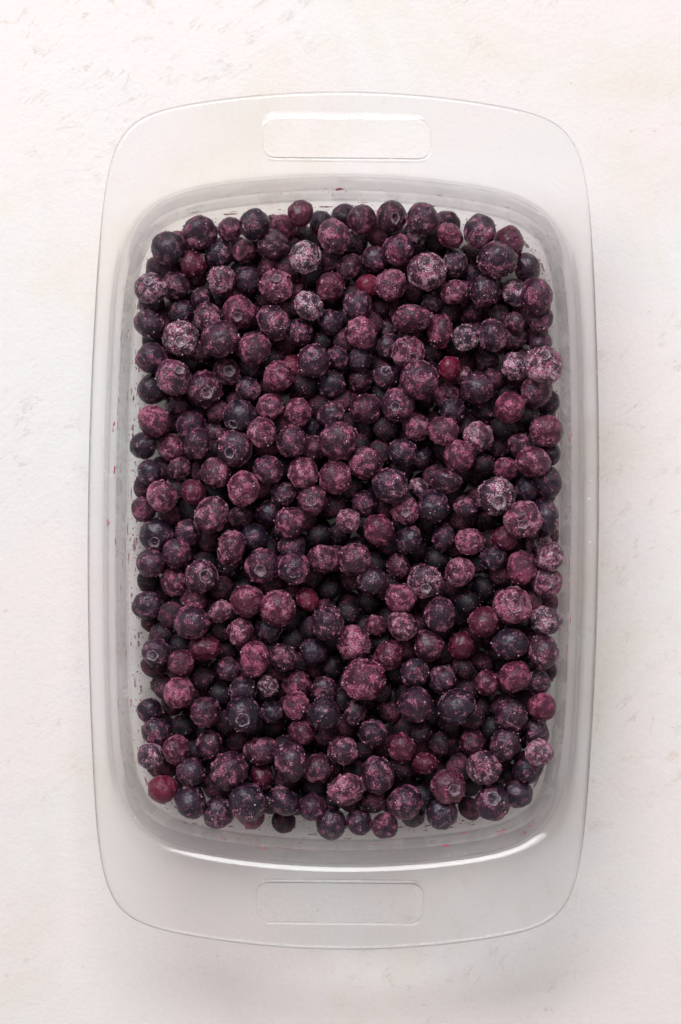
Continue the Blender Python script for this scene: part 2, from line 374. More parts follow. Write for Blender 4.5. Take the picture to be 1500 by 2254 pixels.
# ------------------------------------------------------------------ the berries seen in the photo, tile by tile
# x y radius layer look [yNN / tNN = shorter half-axis of a berry lying wide / upright] [c dx,dy = where the calyx shows]
TILES = '''
T 280 430
350 440 155 2 d|700 350 165 2 pw|1000 330 120 1 pm|1240 280 145 3 d|520 470 90 0 m|900 560 140 1 d|1140 540 115 1 m|640 665 130 1 rp|660 800 100 0 p
300 680 150 0 p|200 870 150 3 w c0,-.4|470 870 130 1 pd|920 820 135 2 mw|1180 820 130 1 dp|730 1000 100 1 p|240 1060 110 0 d|220 1250 155 2 d|530 1140 110 0 d
790 1190 140 2 mw|1090 1140 155 2 mp c0,.35|1390 700 110 0 m|1420 310 60 0 m
T 600 430
270 175 125 3 rd|470 260 110 1 d|110 310 100 0 m|230 360 110 0 p|600 400 160 2 mp|320 600 150 2 w|870 240 140 2 pr|1160 200 145 2 p c.3,.2|1470 170 150 2 p
1220 530 155 2 p|990 620 125 1 p|740 690 130 1 pd|800 470 110 0 d|560 890 140 1 mr|930 880 110 1 r|1150 870 150 2 m|820 1070 140 2 pw|350 1070 140 2 w
570 1230 120 1 pd|860 1330 150 2 m|1360 1200 185 2 p y135|1500 740 178 3 wm c-.05,-.3|40 880 160 2 m c0,-.35|10 1230 165 2 pw|10 480 150 1 p|220 900 130 0 m|540 640 90 0 p
1030 1090 90 0 p|1390 370 120 1 w|700 210 60 0 d|260 1330 130 1 p|1130 1320 60 0 d
T 930 430
270 390 130 2 rm|560 350 160 2 pw|910 350 160 2 rm|270 210 80 0 p|730 630 190 2 p y165|1110 580 145 1 d|1180 900 175 2 p t145|900 940 140 2 w|610 930 150 2 p
310 940 125 2 m|320 660 130 1 wd|480 790 80 0 p|1150 1200 120 2 p|470 1140 90 0 p|730 1170 120 0 p|900 1240 100 1 p|170 1320 160 2 m t132|100 1040 100 1 p
T 280 720
520 110 165 2 w c.1,.25|900 110 180 2 p|240 300 150 2 p|450 490 170 3 p c.5,-.4|250 600 145 1 dp|750 600 170 1 p c.3,.25|980 430 130 1 p c.2,.1|1230 210 160 2 mp
260 910 155 2 m|160 1150 130 2 d|620 950 140 2 pd|500 760 120 0 p|430 1170 130 1 m|690 1130 145 2 p|850 1030 110 0 p|1040 1180 170 2 p c-.2,.3|1100 870 165 2 dp c-.4,.6
1180 600 125 1 p|1310 1020 140 2 mp|1390 770 130 1 m|700 230 110 1 p|600 350 70 0 d|1280 410 80 0 d
T 600 720
60 470 140 2 m c.2,-.1|400 330 155 3 p c.0,-.4|640 290 110 1 pw|850 310 120 1 dp|1130 190 120 1 pw|1320 250 155 2 mp c.35,.35|570 550 135 1 d|290 680 120 0 p
250 830 135 1 m|570 850 130 1 p|640 1100 180 3 p|190 1110 150 2 p|910 800 150 1 pm|1220 750 155 2 p c-.2,.2|1100 480 120 1 p c0,-.5|1430 510 175 3 p c0,-.1
820 680 90 0 rm|850 500 110 0 dr|1400 970 130 1 m|1270 1220 140 1 pd|1110 1050 100 0 d|900 1325 155 2 mp|400 1180 90 0 m|200 380 80 0 r|1440 1270 60 0 d|380 980 90 0 d|900 970 100 0 d
T 930 720
420 100 130 2 w|680 80 150 2 pd|900 110 120 1 pw|1150 160 110 1 p|1210 350 175 3 wm y145 c.0,-.5|900 390 140 2 w|1110 620 155 2 pr|850 780 145 3 rm|1310 970 155 3 rm
270 400 115 1 r|540 590 155 2 p|400 470 90 1 mw|620 320 130 0 d|210 1010 140 2 m|540 1070 145 2 wm c-.4,-.4|360 1250 150 3 mp|960 1160 130 2 p|1080 1310 165 3 rm y130
1300 1210 110 1 d|290 800 130 1 dp|610 820 130 0 dp|230 660 110 0 m|730 1160 120 0 p|900 960 120 0 d|1180 820 110 0 d|1120 1000 90 0 d|60 230 100 0 p|1230 720 60 0 d
T 280 1010
220 130 120 1 d|510 90 115 1 pm|855 135 145 2 mp|340 360 150 2 m|160 490 120 1 p|650 320 120 2 rp|1130 290 165 3 m t140|1370 110 140 2 p|820 540 170 3 mp|1110 570 120 0 p
1370 520 90 0 d|590 720 130 1 p|290 740 160 1 d c-.1,.4|480 920 140 1 pm|230 1010 140 2 p|1010 860 165 2 m t145|1240 760 130 1 d|1310 1040 165 2 p c-.05,.3|720 1140 155 2 p c.3,-.1
460 1200 130 1 m|790 790 100 0 d|420 550 90 0 d|1000 1020 130 0 dp|210 1190 100 0 d|920 1260 60 0 m|160 270 60 0 r
T 600 1010
300 140 145 2 mp|610 180 155 2 mp|1150 260 170 3 pw|110 340 120 1 pw|390 400 135 2 pm c-.1,0|170 620 145 2 mp|900 430 125 1 p|735 600 115 2 wm|1030 690 145 2 rm
1290 500 130 2 m c0,.2|1320 780 135 1 d|600 460 100 0 dp|190 860 130 1 p|490 970 145 2 mp|800 980 155 2 mp|210 1060 150 2 pd c0,.25|970 1180 140 2 d|1220 1040 120 1 pm
560 1260 110 0 r|650 720 90 0 r|450 750 60 0 d|1430 280 100 1 mw|1090 480 70 0 d|770 1160 70 0 d|1060 1010 50 0 d|280 850 80 0 d
T 930 1010
230 220 150 2 pd y125|420 460 115 2 p|110 450 155 2 dp|720 360 175 3 wp c.05,.4|980 590 175 3 mp c0,.25|1310 570 180 2 d t145|1320 200 155 2 d t135|1040 300 140 1 d|810 100 120 1 m
540 160 100 0 d|620 590 100 0 d|800 770 120 1 rp|1130 820 130 1 wp c.2,0|1280 960 135 2 wm|1220 1200 145 2 wm c-.1,0|960 1060 160 2 m t142|690 970 120 1 dp|460 800 140 1 m
210 760 130 1 dp|360 1100 140 2 m|30 1190 160 2 wm c.0,.4|590 1270 110 0 p|140 980 90 0 r|300 1290 80 0 r|1140 1000 60 0 d|1270 740 60 0 d|1190 350 50 0 d
T 280 1300
200 140 140 1 d|250 300 100 0 d|630 310 170 2 p|650 90 130 1 mp|910 200 115 2 md|1170 100 150 2 mr|1460 170 170 2 mr|1100 400 130 2 m|1370 370 130 1 d
750 560 155 2 rm y132|280 600 130 2 d c-.25,.1|530 690 120 2 rm|1240 660 165 2 m t148|990 760 115 1 pw|730 840 90 0 d|500 990 150 2 m|380 950 110 0 d|220 1170 120 1 d
760 1180 145 2 pm|1130 970 140 2 dm|1370 930 100 2 wd|910 1000 100 0 p|1130 1200 165 2 d c0,.25|1410 1180 115 1 d|450 1100 90 0 p|330 430 110 0 p|950 580 80 0 d
T 600 1300
340 80 120 1 r|540 310 165 2 dp t150|790 510 165 2 m|1130 630 145 2 mr|1260 340 140 2 mw|1000 340 100 1 rm|400 590 130 1 dp|110 650 130 1 p|890 860 195 3 m|590 740 90 0 d
230 910 140 1 m|500 970 125 1 p c-.1,.2|230 1110 130 1 mp|500 1200 160 2 d|810 1180 130 1 dm|1130 1170 110 0 d|1380 800 135 2 dm|1390 1110 165 3 pd|730 230 60 0 d|940 100 110 0 d|1250 70 145 2 m
T 930 1300
170 230 160 2 pm t142|880 150 175 3 m c.1,0|1200 290 150 2 wd y132|600 300 150 2 rm|370 240 90 0 r|850 520 165 2 d y145|1170 600 160 2 pw t142|900 830 155 3 rm|380 530 130 1 rd
60 530 150 1 pr|580 700 100 0 d|190 860 135 1 p|630 900 120 1 rm|1120 890 120 1 pd|330 1130 175 3 dp|590 1150 100 0 mp|860 1210 150 2 dm|1160 1130 135 2 rm|1230 800 60 0 d|1220 120 80 0 d|430 950 80 0 r
T 280 1580
280 130 130 1 d|230 370 125 2 wd|480 310 140 2 rm|350 690 140 1 r|620 530 130 2 dp|620 820 165 2 d|800 260 140 1 dp|990 520 185 2 pm|1310 320 160 2 p y145|880 950 155 1 pm
1170 820 180 3 dp|1310 570 130 1 rd|540 90 110 0 pm|380 500 90 0 d|260 530 50 0 d|1210 950 130 0 rd|1080 230 80 0 d|640 330 60 0 m|1420 80 90 0 d
T 600 1580
290 140 130 1 rm|180 430 180 2 dm t150|440 490 140 2 pm|690 320 142 2 pw y130|980 150 135 2 p|1250 290 135 2 mr|1020 560 180 2 pw t155|720 700 170 2 mp|110 800 155 2 d|110 1000 120 0 wd
390 870 130 1 pd|570 1050 150 1 d|840 1010 125 1 dp|1090 1050 125 2 pm|1290 820 165 2 p|1360 930 130 0 d|1480 440 125 1 rp|900 330 100 0 d|490 240 90 0 d|1440 140 110 1 d
700 80 60 0 d|560 820 60 0 d|1290 640 80 0 d|1180 830 90 0 p
T 930 1580
250 670 165 2 rm c.3,.1|600 490 160 2 mw|800 250 160 2 d|490 240 130 1 pr|280 270 110 0 d|1100 150 135 1 pm|1170 380 130 3 mw c.4,-.2|1030 500 155 1 dp|680 830 165 2 d c-.1,-.4
960 790 140 1 d|190 930 150 1 d|460 880 120 0 d|810 540 90 0 d|470 640 80 0 d
'''
LOOK = {   # frost, redness, whiteness of the frost, waxy bloom
    'd': (0.36, 0.00, 0.50, 0.40), 'p': (0.56, 0.05, 0.40, 0.36), 'm': (0.82, 0.16, 0.32, 0.22),
    'w': (0.84, 0.00, 1.10, 0.50), 'r': (0.42, 0.80, 0.20, 0.12)}
B = []
for line in TILES.strip().split('\n'):
    if line.startswith('T '):
        _, tx, ty = line.split(); tx, ty = float(tx), float(ty); continue
    for it in line.split('|'):
        q = it.split(); x, y, r_, lay, kind = float(q[0]), float(q[1]), float(q[2]), int(q[3]), q[4]
        s = 340 / 1500.0
        b = dict(px=tx + x * s, py=ty + y * s, r=r_ * s, lay=lay, kind=kind, ry=None, cal=None)
        for e in q[5:]:
            if e[0] in 'yt': b['ry'] = float(e[1:]) * s; b['wide'] = e[0] == 'y'
            if e[0] == 'c': b['cal'] = tuple(float(v) for v in e[1:].split(','))
        B.append(b)
NB = len(B)
ZL = [0.0175, 0.0240, 0.0300, 0.0345]
def unproject(px, py, z): return (px - 750) / FPX * (CAM_Z - z), -(py - 1127) / FPX * (CAM_Z - z)
z = np.array([ZL[b['lay']] + random.uniform(-0.0015, 0.0015) for b in B])
rad = np.array([b['r'] for b in B]) / FPX * (CAM_Z - 0.03)
rad[[i for i, b in enumerate(B) if b['lay'] == 0]] = np.maximum(rad[[i for i, b in enumerate(B) if b['lay'] == 0]], 0.0058)
pxy = np.array([(b['px'], b['py']) for b in B])
# berries further down in the heap
fill = []
hb = outline(0.0945, 0.1405, 0.1, 0.9, 8)
ta, tr = ang_r(hb)
gx = 0.0134
for lev, zz in ((0, 0.0112), (1, 0.0180)):
    yy = -0.135 + lev * 0.006
    row = 0
    while yy < 0.136:
        xx = -0.09 + (row % 2) * gx / 2
        while xx < 0.091:
            px_, py_ = xx + random.uniform(-.0015, .0015), yy + random.uniform(-.0015, .0015)
            lim = np.interp(math.atan2(py_, px_), ta, tr, period=2 * np.pi) - 0.004 - 0.006 * lev
            if math.hypot(px_, py_) < lim: fill.append((px_ + DX + 0.0015, py_ + DY, zz + random.uniform(0, .002)))
            xx += gx
        yy += gx * 0.87; row += 1
fill = np.array(fill); frad = rng.uniform(0.0054, 0.0067, len(fill))
allr = np.concatenate([rad, frad]); N = len(allr)
anchored = np.arange(N) < NB
pos = np.zeros((N, 3)); pos[NB:] = fill; pos[:NB, 2] = z
ztar = np.concatenate([z, fill[:, 2]])
zmin = 0.0047 + allr * 0.97
wa = outline(*P_LOW); wta, wtr = ang_r(wa)
for it in range(110):
    ax, ay = (pxy[:, 0] - 750) / FPX * (CAM_Z - pos[:NB, 2]), -(pxy[:, 1] - 1127) / FPX * (CAM_Z - pos[:NB, 2])
    if it == 0: pos[:NB, 0], pos[:NB, 1] = ax, ay
    else:
        pos[:NB, 0] += (ax - pos[:NB, 0]) * 0.55; pos[:NB, 1] += (ay - pos[:NB, 1]) * 0.55
    pos[:, 2] += (ztar - pos[:, 2]) * 0.02
    D = pos[:, None, :] - pos[None, :, :]; d = np.sqrt((D ** 2).sum(2)) + 1e-9; np.fill_diagonal(d, 9)
    ov = 0.965 * (allr[:, None] + allr[None, :]) - d
    I, J = np.nonzero(ov > 0)
    wgt = np.where(anchored[I] & ~anchored[J], 0.12, np.where(~anchored[I] & anchored[J], 0.88, 0.5))
    mv = D[I, J] / d[I, J][:, None] * (ov[I, J] * wgt * 0.6)[:, None]
    mv[anchored[I], :2] *= 0.5; mv[anchored[I], 2] *= 1.25
    np.add.at(pos, I, mv)
    # keep inside the glass wall
    qx, qy = pos[:, 0] - DX, pos[:, 1] - DY; rq = np.hypot(qx, qy) + 1e-9
    lim = np.interp(np.arctan2(qy, qx), wta, wtr, period=2 * np.pi) - allr * np.where(np.abs(qx) / 0.0995 > np.abs(qy) / 0.146, rq / (np.abs(qx) + 1e-9), rq / (np.abs(qy) + 1e-9)).clip(1, 1.6) * 0.98
    f = np.minimum(1, lim / rq); pos[:, 0] = DX + qx * f; pos[:, 1] = DY + qy * f
    pos[:, 2] = np.maximum(pos[:, 2], zmin)
    pos[:NB, 2] = np.minimum(pos[:NB, 2], 0.0435)
# drop buried berries that still clash with others, or that would stand proud of the heap
D = pos[:, None, :] - pos[None, :, :]; d = np.sqrt((D ** 2).sum(2)); np.fill_diagonal(d, 9)
ovr = (allr[:, None] + allr[None, :] - d) / np.minimum(allr[:, None], allr[None, :])
keep = np.ones(N, bool)
for i in range(NB, N):
    c = ovr[i].copy(); c[~keep] = -1
    lim = np.interp(math.atan2(pos[i, 1] - DY, pos[i, 0] - DX - .0015), ta, tr, period=2 * np.pi) + 0.001
    if c.max() > 0.45 or pos[i, 2] > 0.0265 or math.hypot(pos[i, 0] - DX - .0015, pos[i, 1] - DY) + allr[i] > lim: keep[i] = False

# ------------------------------------------------------------------ berry shapes
def ico(sub):
    b_ = bmesh.new(); bmesh.ops.create_icosphere(b_, subdivisions=sub, radius=1.0)
    v = np.array([x.co[:] for x in b_.verts]); f = [tuple(y.index for y in x.verts) for x in b_.faces]; b_.free(); return v, f
V5, F5 = ico(5); V3, F3 = ico(3)
def berry_shape(v, seed, amp=1.0):
    off = Vector((seed * 7.13, seed * 3.7, seed * 1.9)); out = np.empty_like(v); fr = np.empty(len(v))
    ob = 0.88 + 0.07 * math.sin(seed * 2.3)
    for i in range(len(v)):
        p = Vector(v[i])
        lowf = mnoise.noise(p * 1.0 + off) * 0.085 + mnoise.noise(p * 2.3 + off) * 0.050 - 0.05 * max(0.0, mnoise.noise(p * 1.5 - off) - 0.25)
        wr = mnoise.noise(p * 5.5 + off) * 0.019
        pat = mnoise.fractal(p * 2.2 + off * 1.7, 0.9, 2.1, 3) * 0.5 + 0.5
        m = min(1.0, max(0.0, (pat - 0.38) / 0.28))
        gr = mnoise.noise(p * 15 + off); g2 = mnoise.noise(p * 31 + off)
        cr = m * (0.010 + max(0.0, gr) * 0.055 + max(0.0, g2) * 0.028)
        ang = math.acos(max(-1, min(1, p.z)))
        dent = -0.20 * math.exp(-(ang / 0.24) ** 2) + 0.030 * math.exp(-((ang - 0.40) / 0.10) ** 2)
        stem = -0.05 * math.exp(-((math.pi - ang) / 0.16) ** 2)
        rr = 1 + lowf + wr + amp * cr + dent + stem
        out[i] = (p.x * rr, p.y * rr, p.z * rr * ob); fr[i] = m
    return out, fr
def berry_mesh(name, v, f, fr):
    me_ = bpy.data.meshes.new(name); me_.from_pydata([tuple(map(float, x)) for x in v], [], f)
    me_.polygons.foreach_set('use_smooth', [True] * len(me_.polygons))
    a = me_.attributes.new('frost', 'FLOAT', 'POINT'); a.data.foreach_set('value', fr.astype(np.float32))
    me_.materials.append(M_BERRY); me_.update(); return me_
NV = 14
SHAPES, CRUMBS = [], []
octv = np.array([(1, 0, 0), (-1, 0, 0), (0, 1, 0), (0, -1, 0), (0, 0, 1), (0, 0, -1)], float)
octf = [(0, 2, 4), (2, 1, 4), (1, 3, 4), (3, 0, 4), (2, 0, 5), (1, 2, 5), (3, 1, 5), (0, 3, 5)]
def crumb_mesh(v, fr, n, seed):
    g = np.random.default_rng(seed); w_ = fr ** 3 * (np.array([mnoise.noise(Vector(x) * 3.1 + Vector((seed, 0, 0))) for x in v]).clip(0) * 3 + 0.08) + 0.012; w_ /= w_.sum()
    idx = g.choice(len(v), n, replace=False, p=w_); vv, ff = [], []
    for i in idx:
        s = g.uniform(0.009, 0.026) if g.random() < 0.88 else g.uniform(0.026, 0.060)
        m = np.array(Quaternion(g.normal(size=4)).normalized().to_matrix())
        base = len(vv) * 6
        vv.append((octv * g.uniform(0.6, 1.2, (6, 1)) * s) @ m.T + v[i] * (1 + s * 0.35)); ff += [tuple(base + k for k in f) for f in octf]
    me_ = bpy.data.meshes.new('frost_crystals'); me_.from_pydata([tuple(map(float, x)) for x in np.concatenate(vv)], [], ff)
    me_.materials.append(M_CRYSTAL); me_.update(); return me_
for k in range(NV):
    v, fr = berry_shape(V5, k + 1); SHAPES.append(berry_mesh('blueberry', v, F5, fr))
    CRUMBS.append([crumb_mesh(v, fr, n, 100 * k + n) for n in (100, 190, 330)])
# calyx crown: a ragged five-lobed ring round a shallow floor
def calyx_mesh(seed):
    g = random.Random(seed); nseg = 40; rows = []
    ph = g.random() * 6.28; sz = [g.uniform(0.7, 1.15) for _ in range(5)]
    for (rr, zz, lobe) in ((0.02, 0.71, 0), (0.10, 0.705, 0), (0.17, 0.715, 0), (0.215, 0.76, 0.0), (0.255, 0.83, 0.4), (0.30, 0.885, 1.0), (0.335, 0.885, 1.15), (0.345, 0.85, 0.6), (0.34, 0.78, 0)):
        row = []
        for i in range(nseg):
            a = 2 * math.pi * i / nseg; u = (a + ph) / (2 * math.pi) * 5
            lb = abs(math.sin(u * math.pi)) ** 0.6 * sz[int(u) % 5]
            jr = 0.022 * mnoise.noise(Vector((math.cos(a) * 4, math.sin(a) * 4, seed + rr * 9)))
            row.append(((rr + lobe * 0.085 * lb + jr) * math.cos(a), (rr + lobe * 0.085 * lb + jr) * math.sin(a), zz + lobe * 0.030 * lb + jr * 2))
        rows.append(row)
    vv = [p for r_ in rows for p in r_]; ff = []
    for s in range(len(rows) - 1):
        for i in range(nseg):
            j = (i + 1) % nseg; ff.append((s * nseg + i, s * nseg + j, (s + 1) * nseg + j, (s + 1) * nseg + i))
    ff.append(tuple(reversed(range(nseg))))
    me_ = bpy.data.meshes.new('calyx'); me_.from_pydata(vv, [], ff); me_.materials.append(M_CALYX)
    me_.polygons.foreach_set('use_smooth', [True] * len(me_.polygons)); me_.update(); return me_
CAL = [calyx_mesh(s) for s in range(5)]

# ------------------------------------------------------------------ labels
LOOKWORDS = {
    'd': 'smooth navy berry', 'dp': 'navy berry with a little purple dust', 'dm': 'navy berry with magenta patches', 'dr': 'dark brownish berry',
    'p': 'purple berry with fine magenta dust', 'pd': 'dark purple berry with sparse frost', 'pm': 'purple berry with magenta patches', 'pw': 'purple berry with white glints',
    'pr': 'reddish purple berry', 'm': 'berry crusted in magenta frost', 'mp': 'dusky magenta dusted berry', 'md': 'magenta frosted berry with navy gaps', 'mr': 'red magenta crusted berry',
    'mw': 'berry in pink and white frost', 'w': 'white frosted berry', 'wm': 'white and pink frosted berry', 'wd': 'navy berry under white frost', 'wp': 'greyish white frosted berry',
    'r': 'wine red berry', 'rm': 'red berry with pink frost', 'rp': 'purplish red berry', 'rd': 'dark wine berry'}
GROUPNAME = {'d': 'navy blueberries with little frost', 'p': 'purple dusted blueberries', 'm': 'magenta crusted blueberries', 'w': 'white frosted blueberries', 'r': 'wine red berries in the heap'}
SHORT = {'smooth crimson berry almost': 'the smooth crimson corner berry', 'pale pink and white': 'the pale berry with wide white calyx', 'half crimson half': 'the half crimson berry',
    'round pink red': 'the round pink red berry', 'plump pinkish red': 'the plump pinkish red berry', 'smooth wine brown': 'the smooth wine brown berry', 'smooth blue black': 'the blue black round calyx berry',
    'small berry covered': 'the small coarse grained berry', 'very large round': 'the very large magenta berry', 'bright red berry showing': 'the bright red berry', 'reddish berry crusted': 'the reddish coarse crusted berry',
    'small berry with a pink': 'the pink ringed calyx berry', 'small crumbly': 'the crumbly pink berry', 'large berry crusted white': 'the white crusted large berry', 'greyish shrivelled': 'the greyish shrivelled berry',
    'bluish pink': 'the slot calyx berry', 'large glossy berry': 'the large glossy calyx berry'}
UNIQUE = {(359, 1736): 'smooth crimson berry almost free of frost at a corner of the heap',
          (1204, 799): 'pale pink and white frosted berry with a wide white calyx against the glass wall',
          (1227, 940): 'half crimson half dark berry pressed against the long glass wall',
          (1123, 897): 'round pink red berry just inside the one pressed on the glass wall',
          (991, 518): 'plump pinkish red berry beside the large berry at the handle end',
          (661, 470): 'smooth wine brown berry standing out at the handle end of the heap',
          (346, 1178): 'smooth blue black berry with a wide round calyx beside the glass wall',
          (767, 1146): 'small berry covered all over in coarse whitish pink grains',
          (802, 1495): 'very large round berry veiled in pink magenta frost',
          (677, 1318): 'bright red berry showing between darker berries in mid heap',
          (833, 1166): 'reddish berry crusted in coarse pink grains',
          (892, 1123): 'small berry with a pink frost ring round its dark hollow calyx',
          (400, 1456): 'small crumbly bright pink berry beside smooth navy ones',
          (941, 598): 'large berry crusted white and pink with a pale oval calyx',
          (1189, 1196): 'greyish shrivelled berry with a small round white calyx',
          (1195, 1666): 'bluish pink berry with a slot shaped calyx at the edge of the heap',
          (690, 795): 'large glossy berry with a deep round shining calyx hollow'}
def uniq(b):
    for (ux, uy), l in UNIQUE.items():
        if math.hypot(b['px'] - ux, b['py'] - uy) < 9: return l
HITS = []
for (ux, uy), l in UNIQUE.items():
    HITS.append((min(range(NB), key=lambda i: math.hypot(B[i]['px'] - ux, B[i]['py'] - uy)), next(v for k, v in SHORT.items() if l.startswith(k))))
def place_of(i):
    b = B[i]; x, y = b['px'], b['py']
    dd = sorted((math.hypot(B[h]['px'] - x, B[h]['py'] - y), nm) for h, nm in HITS)
    if dd[0][0] < 82: return 'next to ' + dd[0][1]
    if x < 350: return 'along the glass wall with red juice streaks'
    if x > 1180: return 'along the glass wall under the frost speckled rim'
    if y > 1740: return 'in the outer row facing the red smears on the end wall'
    if y < 520: return 'in the outer row at the end without big smears'
    if dd[1][0] < 260: return 'between ' + dd[0][1] + ' and ' + dd[1][1]
    return 'in the heap, nearest unusual berry being ' + dd[0][1]
def label_of(i):
    b = B[i]; sz = 'large ' if b['r'] > 36 else ('small ' if b['r'] < 28 else '')
    lk = LOOKWORDS[b['kind']]
    if b['ry'] and not b['cal']: lk = 'oval ' + lk
    if b['cal']: lk += ', calyx showing'
    if b['lay'] == 0: lk += ' half hidden'
    elif b['lay'] == 3: lk += ' standing proud'
    words = (sz + lk + ' ' + place_of(i)).split()
    if len(words) > 16: words = (sz + LOOKWORDS[b['kind']] + ' ' + place_of(i)).split()
    if len(words) > 16: words = (sz + LOOKWORDS[b['kind']] + ' ' + place_of(i).split(' and ')[0].replace('between', 'near')).split()
    return ' '.join(words[:16])
order = sorted(range(NB), key=lambda i: (-(B[i]['lay'] + rad[i] * 30)))
single, rest = order[:300], order[300:]
def rot_to(dirv, spin):
    return Vector((0, 0, 1)).rotation_difference(Vector(dirv).normalized()) @ Quaternion((0, 0, 1), spin)
used_labels = set()
def look_of(kind):
    a = [LOOK[c] for c in kind]
    m = [sum(x) / len(a) for x in zip(*a)]
    if len(a) > 1 and 'r' in kind: LK_RED = 0.62
    else: LK_RED = 1.0
    if len(a) > 1: m = [0.6 * x + 0.4 * y for x, y in zip(a[0], m)] if kind not in ('rm', 'mr', 'wm', 'mw') else m
    m[1] *= LK_RED
    return [max(0, m[0] + random.uniform(-.09, .09)), max(0, m[1] + random.uniform(-.04, .06)), max(0, m[2] + random.uniform(-.15, .15)), max(0.05, m[3] + random.uniform(-.25, .2))]
def rand_dir():
    return (random.uniform(-1, 1), random.uniform(-1, 1), random.uniform(-1.1, 0.05))
for i in single:
    b = B[i]; k = random.randrange(NV)
    o = bpy.data.objects.new('blueberry', SHAPES[k]); COL.objects.link(o)
    o.location = pos[i]; s = rad[i] * 1.045; sc_ = [s, s, s]
    if b['cal']:
        dx, dy = b['cal']; zz = math.sqrt(max(0.05, 1 - dx * dx - dy * dy)); dirv = (dx, -dy, zz)
    elif b['ry']:
        dirv = None
    else: dirv = rand_dir()
    if b['ry'] and dirv is None:
        dirv = (random.uniform(-.2, .2), 1, -0.2) if b['wide'] else (1, random.uniform(-.2, .2), -0.2)
        sc_[2] = s * b['ry'] / b['r'] / 0.93
    o.rotation_mode = 'QUATERNION'; o.rotation_quaternion = rot_to(dirv, random.uniform(0, 6.28)); o.scale = sc_
    lk = look_of(b['kind']); o.color = lk
    lab = uniq(b)
    if lab and lab not in used_labels: used_labels.add(lab); tag(o, lab, 'blueberry')
    else:
        tag(o, label_of(i), 'blueberry', GROUPNAME[b['kind'][0]])
    ci = 0 if lk[0] < 0.36 else (1 if lk[0] < 0.72 else 2)
    if b['kind'] == 'r': ci = 0
    c = bpy.data.objects.new('frost_crystals', CRUMBS[k][ci]); COL.objects.link(c); c.parent = o; c.color = lk; c['kind'] = 'stuff'
    if b['cal']:
        c = bpy.data.objects.new('calyx', random.choice(CAL)); COL.objects.link(c); c.parent = o; c.color = lk
        q_ = random.uniform(0.72, 1.08); c.scale = (q_ * random.uniform(0.8, 1.1), q_, 1.0); c.rotation_euler = (random.uniform(-.08, .08), random.uniform(-.08, .08), random.uniform(0, 6.28))
# the rest of the heap, deeper down: one object
lowshape = [berry_shape(V3, 50 + k, 0.6) for k in range(6)]
vv, ff, fa = [], [], []; base = 0
for i in list(rest) + [j for j in range(NB, N) if keep[j]]:
    v, fr = lowshape[random.randrange(6)]
    m = np.array(rot_to(rand_dir(), random.uniform(0, 6.28)).to_matrix())
    vv.append((v * allr[i]) @ m.T + pos[i]); ff += [tuple(base + q for q in f) for f in F3]; fa.append(fr); base += len(v)
def mat_deep_shaded():
    k = NT('shade_darkened_blueberry_skin')
    p = k.n('ShaderNodeTexCoord').outputs['Object']
    isl = k.n('ShaderNodeNewGeometry').outputs['Random Per Island']
    patch = k.noise(p, 240, 4, 0.65, 0.4); fine = k.noise(p, 1700, 4, 0.7)
    amt = k.math('ADD', patch, k.math('MULTIPLY', k.math('SUBTRACT', fine, 0.5), 1.1))
    thr = k.math('SUBTRACT', 0.60, k.math('MULTIPLY', isl, 0.22))
    mask = k.ramp(amt, thr, k.math('ADD', thr, 0.2))
    skin = k.mix(k.ramp(k.noise(p, 300, 4), 0.4, 0.7), (0.003, 0.003, 0.008), (0.020, 0.009, 0.018))
    col = k.mix(k.math('MULTIPLY', mask, 0.9), skin, k.mix(fine, (0.10, 0.012, 0.035), (0.20, 0.06, 0.105)))  # colours darker than on the top berries: shade of the gaps painted in
    bump = k.n('ShaderNodeBump', {'Height': k.math('ADD', mask, fine), 'Strength': 0.7, 'Distance': 0.0003}).outputs[0]
    return k.done(k.n('ShaderNodeBsdfPrincipled', {'Base Color': col, 'Roughness': 0.5, 'Specular IOR Level': 0.35, 'Normal': bump}))
deep = mesh_obj('buried_blueberries', np.concatenate(vv), ff, mat_deep_shaded())
cv, cf = [], []; cb = 0
for q in range(len(vv)):
    w_ = fa[q] ** 2 + 0.05; idx = rng.choice(len(vv[q]), 55, p=w_ / w_.sum())
    for i in idx:
        cv.append(octv * rng.uniform(0.5, 1.3, (6, 1)) * rng.uniform(0.00012, 0.00030) + vv[q][i]); cf += [tuple(cb + t for t in f) for f in octf]; cb += 6
fc = mesh_obj('frost_crystals', np.concatenate(cv), cf, M_CRYSTAL, deep, False); fc['kind'] = 'stuff'; fc.color = (0.5, 0, 0.3, 1)
tag(deep, 'half hidden blueberries deeper down in the heap, colour darkened for shade', 'blueberries', None, 'stuff')

